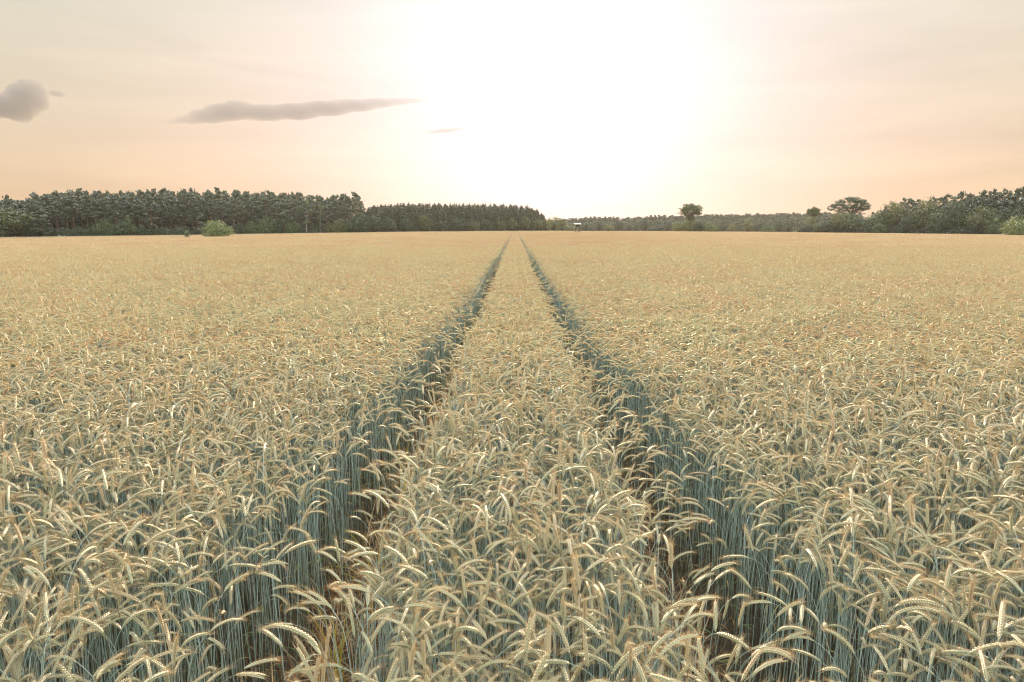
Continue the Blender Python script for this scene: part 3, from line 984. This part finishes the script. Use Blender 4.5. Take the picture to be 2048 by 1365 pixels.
# --- young conifer wood, middle
px = 738.0
while px < 1088:
    for r in range(2):
        q = px + (0 if r == 0 else 7) + tr.uniform(-3, 3)
        if q > 1090: continue
        Y = edge_y(q) + 6 + r * 7 + tr.uniform(-1.5, 1.5)
        top = np.interp(q, *SKY_M) + (tr.uniform(1, 9) if r == 0 else tr.uniform(-1.5, 3.5))
        plant_tree('conifer_tree', CONS[tr.randrange(5)], ground_at(q, Y), tr.uniform(0, 6.28), tr.uniform(0.85, 1.2), height_for(q, top, Y) / 13.0,
                   'dark pointed young conifer in the %s row of the low wood where the tracks end' % ('front' if r == 0 else 'second'),
                   'conifer', 'conifers of the low wood behind the tracks')
    px += 6.5
for r in range(4):
    q = 728.0
    while q < 1086:
        Y = edge_y(q) + 20 + r * 7
        into_mass('middle', CON_RAW[tr.randrange(5)], ground_at(q, Y), tr.uniform(0, 6), 1.4, height_for(q, np.interp(q, *SKY_M) + tr.uniform(-1, 7), Y) / 13.0, (0, 1))
        q += 12 + tr.uniform(-3, 3)
for q, py, w, c in ((748, 430, .8, 'dark'), (775, 436, .8, 'dark'), (812, 434, .75, 'dark'), (850, 428, .8, 'olive'), (880, 440, .7, 'dark'), (915, 436, .7, 'dark'), (945, 441, .7, 'olive'),
                    (975, 438, .7, 'dark'), (1000, 440, .7, 'olive'), (1024, 436, .75, 'olive'), (1050, 432, .75, 'olive'), (1074, 438, .75, 'olive'), (1092, 436, .7, 'olive')):
    Y = edge_y(q) + 2
    plant_tree('broadleaf_tree', BRD[c][tr.randrange(5)], ground_at(q, Y), tr.uniform(0, 6), w, height_for(q, py, Y) / 12.0,
               '%s broadleaf tree at the foot of the young conifers where the tracks end' % ('olive' if c == 'olive' else 'dark green'), 'tree', 'broadleaf trees at the foot of the conifers')

F_GREY = foliage('grey_needles', (0.10, 0.125, 0.080), (0.20, 0.23, 0.14), 0.18)
for q, py, lab in ((88, 412, 'low crowned layered pine at the left end of the tall wood'), (306, 391, 'big grey green layered pine standing before the tall wood'),
                   (398, 408, 'grey green layered pine just left of the big bright bush'), (570, 398, 'pale layered pine left of the leafy birch')):
    Y = edge_y(q) + 3
    rg = np.random.default_rng(q)
    pp = pine(PH, rg, bare=.24, spread=3.1, dens=1.35, nleaf=60)
    plant_tree('pine_tree', meshes(pp, B_PINE, F_GREY, 'layered_pine'), ground_at(q, Y), 0, 1, height_for(q, py, Y) / PH, lab, 'pine tree')

# --- far pine wood across the gap
px = 1096.0
while px < 1690:
    q = px + tr.uniform(-3, 3)
    Y = 640 + (q - 1096) * 0.12 + tr.uniform(-4, 4)
    top = np.interp(q, *SKY_F) + tr.uniform(-2, 2.5)
    plant_tree('pine_tree', PINES[tr.randrange(8)], ground_at(q, Y), tr.uniform(0, 6), tr.uniform(1.2, 1.5), height_for(q, top, Y) / PH,
               'hazy grey pine in the skyline of the distant wood across the field', 'pine tree', 'pines of the distant hazy wood')
    px += 5.0
for r in range(4):
    q = 1092.0
    while q < 1720:
        Y = (628 if r == 0 else 640 + r * 9) + (q - 1096) * 0.12
        into_mass('far', BRD_LOW[tr.randrange(4)] if r == 0 else PINES_LOW[tr.randrange(5)], ground_at(q, Y), tr.uniform(0, 6), 1.3,
                  height_for(q, np.interp(q, *SKY_F) + (tr.uniform(5, 13) if r == 0 else tr.uniform(1, 6)), Y) / (12.5 if r == 0 else PH), (2, 3) if r == 0 else (0, 1))
        q += 5.5 + tr.uniform(-1.5, 1.5)

for q in np.arange(1092, 1700, 5.0):
    Yq = 622 + (q - 1096) * 0.12 + tr.uniform(-3, 3)
    into_mass('far', BUSH_LOW[tr.randrange(3)], ground_at(q, Yq), tr.uniform(0, 6.28), 1.0, tr.uniform(0.9, 1.5), (2, 3))

# --- single trees and bushes beyond the field's far edge
lone = [  # px, top, half width px, distance, colour, kind, label
    (1108, 431, 15, 372, 'olive', 'tree', 'feathery olive tree at the right end of the low conifer wood'),
    (1124, 434, 11, 368, 'olive', 'tree', 'smaller olive tree touching the feathery tree at the conifer wood'),
    (1140, 451, 14, 362, 'olive', 'bush', 'low olive bush just left of the wooden hunting hide'),
    (1172, 445, 9, 420, 'deep', 'tree', 'grey green rounded tree just right of the hunting hide'),
    (1181, 455, 6, 400, 'deep', 'bush', 'tiny dark bush right of the hunting hide'),
    (1199, 441, 12, 415, 'deep', 'tree', 'dark broad tree second to the right of the hunting hide'),
    (1216, 447, 10, 392, 'olive', 'tree', 'cone shaped paler tree in front of two darker trees'),
    (1237, 438, 12, 450, 'deep', 'tree', 'dark rounded tree between the cone shaped tree and the narrow one'),
    (1259, 447, 6, 440, 'deep', 'tree', 'narrow small dark tree left of the pale meadow gap'),
    (1290, 437, 9.5, 430, 'deep', 'tree', 'upright dark oval tree standing alone between pale meadow gaps'),
    (1318, 449, 13, 440, 'deep', 'bush', 'spreading dark bush right of the upright oval tree'),
    (1334, 440, 10, 470, 'deep', 'tree', 'hazy tree behind the spreading dark bush'),
    (1354, 446, 13, 366, 'olive', 'bush', 'olive bush at the left foot of the tall flat topped tree'),
    (1372, 442, 13, 364, 'olive', 'bush', 'olive bush under the trunk of the tall flat topped tree'),
    (1398, 443, 12, 366, 'deep', 'bush', 'dark bush at the right foot of the tall flat topped tree'),
    (1418, 444, 14, 366, 'light', 'bush', 'bright olive bush at the right end of the clump round the tall tree'),
    (1447, 437, 14, 520, 'deep', 'tree', 'hazy broad tree behind the clump of the tall flat topped tree'),
    (1464, 447, 7, 440, 'olive', 'tree', 'small pale rounded tree left of the second meadow gap'),
    (1496, 436, 11, 372, 'olive', 'tree', 'olive tree right of the second pale meadow gap'),
    (1514, 444, 12, 376, 'deep', 'tree', 'dark rounded tree beside the olive tree near the meadow gap'),
    (1535, 450, 13, 366, 'green', 'bush', 'mid green low bush in the row right of the meadow gap'),
    (1558, 440, 12, 380, 'deep', 'tree', 'dark tree at the middle of the row right of the meadow gap'),
    (1576, 445, 13, 400, 'deep', 'tree', 'hazy tree at the right end of the row beyond the meadow gap'),
    (1623, 430, 15, 341, 'olive', 'tree', 'pyramid shaped olive tree below the small open tuft, left of the domed oak'),
    (1598, 458, 9, 362, 'light', 'bush', 'low bright bush left of the leafy hedge tree with open top'),
]
for q, py, hw, Y, c, kind, lab in lone:
    mpx = Y / FPX
    h = height_for(q, py, Y)
    if kind == 'tree':
        k = tr.randrange(5)
        plant_tree('broadleaf_tree', BRD[c][k], ground_at(q, Y), tr.uniform(0, 6), hw * mpx / (4.4, 3.8, 4.8, 4.0, 3.4)[k], h / 12.0, lab, 'tree')
    else:
        k = tr.randrange(3)
        plant_tree('bush', BUSH[c][k], ground_at(q, Y), tr.uniform(0, 6), hw * mpx / (2.6, 3.0, 2.2)[k], h / 4.0, lab, 'bush')


def open_tree(h, halfw, rg, cz0, arch, stems=2, leafn=70, leaf=0.30, under=0):
    """Old tree with several stems fanning into a broad crown of separate clumps with sky between them."""
    tr_, cr = Geo(), Geo()
    for s_ in range(stems):
        x0 = (s_ - (stems - 1) / 2) * 0.9
        ax = bent((x0 * 0.6, 0, -0.3), (x0, rg.normal(0, .3), h * cz0), 5, .1, rg)
        tube(tr_, ax, np.linspace(.34, .22, 5), 7)
        nbr = 72 // stems
        for k in range(nbr):
            a = math.pi * (0.06 + 0.88 * (k + rg.random()) / nbr)
            dep = rg.uniform(-0.9, 0.9)
            q = 0.35 + 0.62 * rg.random() ** 0.45
            e = np.array([x0 * .3 - math.cos(a) * halfw * q, dep * halfw * .8 * math.sqrt(max(.05, 1 - q * q * .8)), h * cz0 + math.sin(a) ** arch * h * (1 - cz0) * q * 0.96])
            st = ax[-1 - int(rg.integers(0, 2))]
            mid = st * .45 + e * .55 + np.array([0, 0, .06 * h * rg.random()])
            pth = np.array([st, st * .6 + mid * .4, mid, e])
            tube(tr_, pth + rg.normal(0, .08, pth.shape), [.14, .10, .06, .02], 4)
            for j in range(4):
                c = e + rg.normal(0, 1, 3) * (.8, .8, .45) if j else e
                leaves(cr, c, (rg.uniform(.7, 1.15), rg.uniform(.7, 1.15), rg.uniform(.4, .7)), leafn, leaf, rg, rg.uniform(.1, .9), .35)
    for k in range(under):
        a = rg.uniform(0, 6.28)
        zf = rg.uniform(.14, cz0 + .12)
        wf = halfw * (1.0 - .6 * zf / cz0) * math.sqrt(rg.random())
        c = np.array([math.cos(a) * wf, math.sin(a) * wf, h * zf])
        leaves(cr, c, (1.1, 1.1, .8), 64, leaf, rg, rg.uniform(.2, 1), .35)
    return tr_, cr


for q, py, hw, Y, cz0, arch, st, und, fol, lab in (
        (1380, 408, 21, 368, .52, .6, 2, 75, F_OLIVE, 'tall flat topped tree with an open crown standing alone above bushes'),
        (1700, 395, 39, 331, .56, .75, 3, 0, F_DARK, 'great domed oak with sky showing through its crown above the right hand wood'),
        (1624, 417, 9, 345, .72, .7, 1, 20, F_OLIVE, 'leafy hedge tree with a small open tuft on top, left of the domed oak')):
    h = height_for(q, py, Y)
    plant_tree('old_tree', meshes(open_tree(h, hw * Y / FPX, np.random.default_rng(q), cz0, arch, st, under=und), B_DARK, fol, 'old_tree'),
               ground_at(q, Y), 0, 1, 1, lab, 'tree')

# --- broadleaf wood, right
right = [(1612, 447, 10, 'deep'), (1638, 445, 12, 'green'), (1655, 438, 13, 'dark'), (1672, 423, 16, 'olive'), (1694, 421, 20, 'green'), (1722, 434, 15, 'dark'), (1742, 428, 17, 'green'),
         (1768, 417, 15, 'dark'), (1790, 401, 23, 'olive'), (1818, 424, 17, 'dark'), (1850, 397, 27, 'olive'), (1836, 430, 17, 'green'), (1878, 420, 20, 'green'), (1902, 398, 20, 'dark'), (1928, 413, 24, 'green'),
         (1962, 411, 24, 'olive'), (1996, 424, 22, 'green'), (2026, 408, 24, 'dark'), (1758, 446, 12, 'green'), (1806, 446, 12, 'deep'), (1866, 446, 13, 'dark'), (1950, 447, 12, 'deep'), (1986, 448, 11, 'green')]
for n_, (q, py, hw, c) in enumerate(right):
    Y = edge_y(q) + (4 if py > 436 else 7 + (n_ % 3) * 3)
    k = tr.randrange(5)
    plant_tree('broadleaf_tree', BRD[c][k], ground_at(q, Y), tr.uniform(0, 6), 1.12 * hw * Y / FPX / (4.4, 3.8, 4.8, 4.0, 3.4)[k], height_for(q, py, Y) / 12.0,
               '%s %s broadleaf tree in the wood at the right of the field' % ('low' if py > 436 else 'full crowned', {'green': 'mid green', 'dark': 'dark green', 'olive': 'olive green', 'deep': 'very dark green'}[c]),
               'tree', 'broadleaf trees of the right hand wood')
px = 1768.0
while px < 2060:
    q = px + tr.uniform(-4, 4)
    Y = edge_y(q) + 20 + tr.uniform(-3, 3)
    plant_tree('pine_tree', PINES[tr.randrange(8)], ground_at(q, Y), tr.uniform(0, 6), tr.uniform(0.9, 1.15), height_for(q, np.interp(q, *SKY_R) + tr.uniform(-3, 7), Y) / PH,
               'ragged pine top rising behind the broadleaf trees of the right hand wood', 'pine tree', 'pines behind the right hand wood')
    px += 15
for r in range(4):
    q = 1640.0
    while q < 2260:
        Y = edge_y(q) + 16 + r * 9
        top = np.interp(q, *SKY_R) + tr.uniform(4, 14) if q > 1740 else 434
        into_mass('right', PINES_LOW[tr.randrange(5)] if (r > 1 and q > 1740) else BRD_LOW[tr.randrange(4)], ground_at(q, Y), tr.uniform(0, 6), 1.15,
                  height_for(q, top + (10 if r < 2 else 0), Y) / (PH if (r > 1 and q > 1740) else 12.0), (0, 1) if (r > 1 and q > 1740) else (2, 3))
        q += 20 + tr.uniform(-4, 4)
for q in np.arange(1604, 2250, 9.0):
    Yq = float(edge_y(q)) + 6 + tr.uniform(-2, 5)
    into_mass('right', BUSH_LOW[tr.randrange(3)], ground_at(q, Yq), tr.uniform(0, 6.28), 1.0, tr.uniform(0.7, 1.15), (2, 3))
Y = 205
plant_tree('bush', BUSH['light'][1], ground_at(2034, Y), 1.0, 32 * Y / FPX / 3.0, height_for(2034, 434, Y) / 4.0, 'bright yellow green bush at the right end of the wood', 'bush')

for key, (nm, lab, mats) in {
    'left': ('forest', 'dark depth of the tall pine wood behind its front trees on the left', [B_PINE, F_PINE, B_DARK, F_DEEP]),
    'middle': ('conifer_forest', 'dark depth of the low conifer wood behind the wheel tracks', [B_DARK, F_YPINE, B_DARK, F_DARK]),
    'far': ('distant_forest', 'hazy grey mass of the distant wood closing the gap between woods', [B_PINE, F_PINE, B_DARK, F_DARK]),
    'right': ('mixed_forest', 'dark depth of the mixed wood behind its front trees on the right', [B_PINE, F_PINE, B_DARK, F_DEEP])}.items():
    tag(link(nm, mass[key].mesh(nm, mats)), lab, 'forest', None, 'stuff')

# --- bush and sapling standing out in the crop
Y = 150
b = empty('bush', ground_at(435, Y)); b.scale = (1, 1, 1)
bp = broadleaf(height_for(435, 442, Y), np.random.default_rng(435), 3.4, low=0.05, lobes=26, leaf=0.19, dens=1.3, lobe=0.30)
mm = meshes(bp, B_DARK, F_LIGHT, 'bright_bush')
link('trunk', mm[0], b); link('crown', mm[1], b)
tag(b, 'big bright green bush standing out in the rye before the left wood', 'bush')
s_ = empty('sapling', ground_at(373, 152))
sp = broadleaf(height_for(373, 461, 152), np.random.default_rng(373), 0.55, low=0.3, lobes=9, leaf=0.2, dens=0.5, lobe=0.45)
mm = meshes(sp, B_DARK, F_LIGHT, 'sapling')
link('trunk', mm[0], s_); link('crown', mm[1], s_)
tag(s_, 'tiny bright green sapling left of the big bright bush', 'sapling')

# ------------------------------------------------------------------ pale grass verge between the crop and the left woods
vr = np.random.default_rng(3)
g = Geo()
for q in np.arange(-60, 1000, 0.8):
    Y = float(edge_y(q)) + vr.uniform(-2.0, 0.5)
    p = ground_at(q, Y)
    for k in range(5):
        h = vr.uniform(1.3, 1.75)
        c = np.array(p) + (vr.uniform(-.3, .3), vr.uniform(-.5, .5), 0)
        d = vr.normal(0, .18, 2)
        w_ = 0.02
        g.add([c + (-w_, 0, 0), c + (w_, 0, 0), c + (d[0] + .01, d[1], h), c + (d[0] - .01, d[1], h)], [(0, 1, 2), (0, 2, 3)], 0, vr.random(), False)
tag(link('grass', g.mesh('verge', [M_VERGE])), 'pale tall grass verge between the crop and the woods', 'grass', None, 'stuff')

# ------------------------------------------------------------------ hunting hide
M_WOOD = solid_mat('weathered_wood', (0.05, 0.04, 0.035), (0.11, 0.09, 0.07), 5.0, 0.85, 0.2)
M_ROOF = solid_mat('pale_roof', (0.62, 0.60, 0.58), (0.78, 0.76, 0.73), 3.0, 0.35)
Y = 250
hb = ground_at(1155, Y)
ht = height_for(1155, 448.2, Y)
hide = tag(empty('hunting_hide', hb), 'small raised hunting hide with pale roof and dark legs beyond the rye', 'hunting hide')
fl = ht - 1.30
g = Geo(); box(g, (0, 0, fl + 0.05), (1.4, 1.4, .1)); link('platform', g.mesh('platform', [M_WOOD]), hide)
g = Geo()
box(g, (0, 0.62, fl + .65), (1.24, .06, 1.1)); box(g, (-.62, 0, fl + .65), (.06, 1.18, 1.1)); box(g, (.62, 0, fl + .65), (.06, 1.18, 1.1))
box(g, (0, -.62, fl + .36), (1.18, .06, .52)); box(g, (0, -.62, fl + 1.12), (1.18, .06, .16)); box(g, (-.54, -.62, fl + .83), (.1, .06, .42)); box(g, (.54, -.62, fl + .83), (.1, .06, .42))
link('cabin', g.mesh('cabin', [M_WOOD]), hide)
g = Geo(); rt = Matrix.Rotation(R(9), 3, 'X'); box(g, (0, 0, fl + 1.33), (2.4, 2.0, .09), rt); link('roof', g.mesh('roof', [M_ROOF]), hide)
for sx in (-1, 1):
    for sy in (-1, 1):
        g = Geo(); tube(g, [(sx * .95, sy * .95, -.1), (sx * .66, sy * .66, fl)], .07, 6, cap=True); link('leg', g.mesh('leg', [M_WOOD]), hide)
for sx in (-1, 1):
    g = Geo(); tube(g, [(sx * .9, -.9, .5), (-sx * .7, -.7, fl - .2)], .035, 5, cap=True); link('brace', g.mesh('brace', [M_WOOD]), hide)
g = Geo()
for sx in (-1, 1): tube(g, [(sx * .22 + .2, -1.9, -.1), (sx * .22 + .2, -.78, fl + .1)], .035, 5, cap=True)
for k in range(7):
    u = (k + .5) / 7
    tube(g, [(-.02, -1.9 + 1.12 * u, -.1 + (fl + .2) * u), (.42, -1.9 + 1.12 * u, -.1 + (fl + .2) * u)], .025, 5, cap=True)
link('ladder', g.mesh('ladder', [M_WOOD]), hide)

# ------------------------------------------------------------------ boulders at the wood's edge
M_STONE = solid_mat('pale_stone', (0.16, 0.16, 0.16), (0.30, 0.29, 0.28), 1.5, 0.85, 0.4)
for q, w, hh, lab in ((119, .75, height_for(119, 467.0, 233), 'larger pale boulder at the foot of the left pines'), (127, 0.6, height_for(127, 468.0, 233), 'smaller grey boulder right of the larger pale one')):
    Y = float(edge_y(q)) + 1.0
    rg = np.random.default_rng(q)
    g = Geo()
    bm = bmesh.new(); bmesh.ops.create_icosphere(bm, subdivisions=3, radius=1)
    v = np.array([x_.co[:] for x_ in bm.verts]); f = [[x_.index for x_ in p_.verts] for p_ in bm.faces]; bm.free()
    for k in range(9):
        n_ = rg.normal(0, 1, 3); n_ /= np.linalg.norm(n_); dd = v @ n_; lim = rg.uniform(.6, .9)
        v = v - np.clip(dd - lim, 0, None)[:, None] * n_
    g.add(v * (w, w * .8, hh / 2) + (0, 0, hh / 2 - .25), f)
    o = link('boulder', g.mesh('boulder', [M_STONE])); o.location = ground_at(q, Y)
    tag(o, lab, 'boulder')

# ------------------------------------------------------------------ straw and broken stalks lying in the wheel tracks
sr = np.random.default_rng(77)
M_STRAW = plant_mat('straw', [(0.0, (0.16, 0.085, 0.045)), (0.5, (0.46, 0.29, 0.14)), (1.0, (0.66, 0.52, 0.31))], 0.25, (1, .9, .7), 0.3)
g = Geo()
for n_ in range(9500):
    y_ = 0.9 + 17 * sr.random() ** 1.5
    x_ = sr.uniform(-1.45, -0.68) if sr.random() < .6 else sr.uniform(0.70, 1.28)
    up = sr.random() < .38
    ln = sr.uniform(.15, .5) if not up else sr.uniform(.3, .8)
    az_ = sr.uniform(0, 6.28)
    el = sr.uniform(-.03, .12) if not up else sr.uniform(.3, 1.15)
    d = np.array([math.cos(az_) * math.cos(el), math.sin(az_) * math.cos(el), math.sin(el)])
    sd = np.array([-math.sin(az_), math.cos(az_), 0]) * sr.uniform(.0015, .0055)
    p0 = np.array([x_, y_, sr.uniform(.004, .05)])
    md_ = p0 + d * ln * .5 + (0, 0, sr.uniform(-.01, .05))
    p1 = p0 + d * ln + (0, 0, -.05 * up)
    g.add([p0 - sd, p0 + sd, md_ + sd, md_ - sd, p1], [(0, 1, 2), (0, 2, 3), (3, 2, 4)], 0, sr.random(), False)
tag(link('straw_litter', g.mesh('straw_litter', [M_STRAW])), 'brown straw and broken stalks littering the two wheel tracks', 'straw', None, 'stuff')

# ------------------------------------------------------------------ yellowing grass in the left wheel track
def tuft(rg, n):
    g = Geo()
    for k in range(n):
        az, ln = rg.uniform(0, 6.28), rg.uniform(.35, .85)
        q = np.linspace(0, 1, 8)
        an = rg.uniform(.05, .35) + q ** 2 * rg.uniform(.5, 2.0)
        hx = np.concatenate([[0], np.cumsum(np.sin(an[1:]) * ln / 7)]); hz = np.concatenate([[0], np.cumsum(np.cos(an[1:]) * ln / 7)])
        d = np.array([math.cos(az), math.sin(az), 0]); s2 = np.array([-math.sin(az), math.cos(az), 0])
        wd = .005 * np.clip(1.05 - q, .04, 1) ** .6
        c = rg.normal(0, .03, 3) * (1, 1, 0) + hx[:, None] * d + hz[:, None] * np.array([0, 0, 1.])
        ff = []
        for j in range(7): ff += [(j, j + 1, 8 + j), (j + 1, 9 + j, 8 + j)]
        g.add(np.concatenate([c + s2 * wd[:, None], c - s2 * wd[:, None]]), ff, 0, rg.random())
    return g


for n_, (x_, y_, sc_, lab) in enumerate(((-1.08, 4.9, 1.25, 'tall tuft of yellowing grass by the stems of the left wheel track'),
                                         (-1.12, 3.9, 1.0, 'short tuft of yellowing grass in the left wheel track, nearer than the tall one'),
                                         (-1.15, 6.6, 1.2, 'yellowing grass tuft in the left wheel track beyond the tall tuft'))):
    o = link('grass_tuft', tuft(np.random.default_rng(n_ + 30), 14).mesh('tuft', [M_YELLOW])); o.location = (x_, y_, 0); o.scale = (sc_,) * 3
    tag(o, lab, 'grass tuft', 'yellowing grass tufts in the left track')

# ------------------------------------------------------------------ evening haze lying over the land
m = bpy.data.materials.new('haze_air'); m.use_nodes = True
nt = m.node_tree; nt.nodes.clear()
o_ = nt.nodes.new('ShaderNodeOutputMaterial'); pv = nt.nodes.new('ShaderNodeVolumePrincipled')
pv.inputs['Color'].default_value = (0.93, 0.92, 0.91, 1); pv.inputs['Density'].default_value = HAZE_D; pv.inputs['Anisotropy'].default_value = 0.45
nt.links.new(pv.outputs[0], o_.inputs['Volume'])
g = Geo(); box(g, (0, 750, 11.5), (6100, 4600, 31.0))
tag(link('haze', g.mesh('haze', [m])), 'pale evening haze over the fields', 'haze', None, 'stuff')

# ------------------------------------------------------------------ clouds
def cloud_mat(name, dens):
    m = bpy.data.materials.new(name); m.use_nodes = True
    nt = m.node_tree; nt.nodes.clear()
    o_ = nt.nodes.new('ShaderNodeOutputMaterial'); pv = nt.nodes.new('ShaderNodeVolumePrincipled')
    pv.inputs['Color'].default_value = (0.46, 0.445, 0.445, 1); pv.inputs['Density'].default_value = dens; pv.inputs['Anisotropy'].default_value = 0.1
    nt.links.new(pv.outputs[0], o_.inputs['Volume'])
    return m


def cloud(name, blobs, Y, seed, dens, label, voxel, puffs=7):
    """A lumpy closed cloud body; blobs are (px, py, rx, ry) ellipses in the sky at distance Y, given real size and depth."""
    rg = np.random.default_rng(seed)
    bm = bmesh.new()
    m_ = Y / FPX

    def ball(c, r3):
        mt = Matrix.Translation(c) @ Matrix.Diagonal((*r3, 1.0))
        bmesh.ops.create_icosphere(bm, subdivisions=3, radius=1, matrix=mt)
    for px_, py_, rx, ry in blobs:
        c = at(px_, py_, Y)
        ball(c, (rx * m_, min(rx, ry * 2.6) * m_, ry * m_))
        for k in range(puffs):
            a, u = rg.uniform(0, 6.28), rg.uniform(-1, 1)
            q = math.sqrt(1 - u * u)
            r_ = ry * rg.uniform(.18, .42) * m_
            ball(c + Vector((math.cos(a) * q * rx * m_ * .92, math.sin(a) * q * min(rx, ry * 2.6) * m_ * .9, u * ry * m_ * .92)), (r_ * rg.uniform(1, 1.9), r_ * 1.3, r_))
    me = bpy.data.meshes.new(name); bm.to_mesh(me); bm.free()
    ob = bpy.data.objects.new(name, me); COL.objects.link(ob)
    md = ob.modifiers.new('merge', 'REMESH'); md.mode = 'VOXEL'; md.voxel_size = voxel
    sm_ = ob.modifiers.new('soften', 'SMOOTH'); sm_.iterations = 3
    dg = bpy.context.evaluated_depsgraph_get()
    fin = bpy.data.meshes.new_from_object(ob.evaluated_get(dg))
    bpy.data.objects.remove(ob)
    fin.materials.clear(); fin.materials.append(cloud_mat(name + '_vapour', dens))
    return tag(link(name, fin), label, 'cloud')


cloud('cloud', [(352, 244, 26, 4), (385, 240, 36, 8), (420, 233, 42, 13), (455, 225, 46, 16), (478, 219, 34, 15), (530, 226, 55, 15), (590, 224, 55, 15), (650, 218, 55, 14), (705, 212, 50, 11.5), (752, 207, 40, 9), (790, 204, 32, 6.5), (818, 202, 28, 5), (842, 201, 20, 3.2)],
      3000, 1, 0.0085, 'long flat grey cloud streak slanting above the left wood', 7, 14)
cloud('cloud', [(-10, 212, 34, 24), (25, 212, 36, 26), (52, 192, 34, 26), (58, 180, 28, 18), (72, 205, 22, 18), (40, 232, 24, 10), (88, 186, 10, 7)], 3000, 2, 0.011, 'puffy grey cumulus cloud at the left edge of the sky', 7, 12)
cloud('cloud', [(112, 187, 12, 6), (122, 190, 8, 5)], 3000, 3, 0.018, 'small faint wisp of cloud right of the puffy cumulus', 4)
cloud('cloud', [(870, 264, 16, 3), (890, 262, 22, 4), (912, 259, 20, 3)], 3000, 4, 0.016, 'thin short cloud wisp below the tip of the long streak', 3)
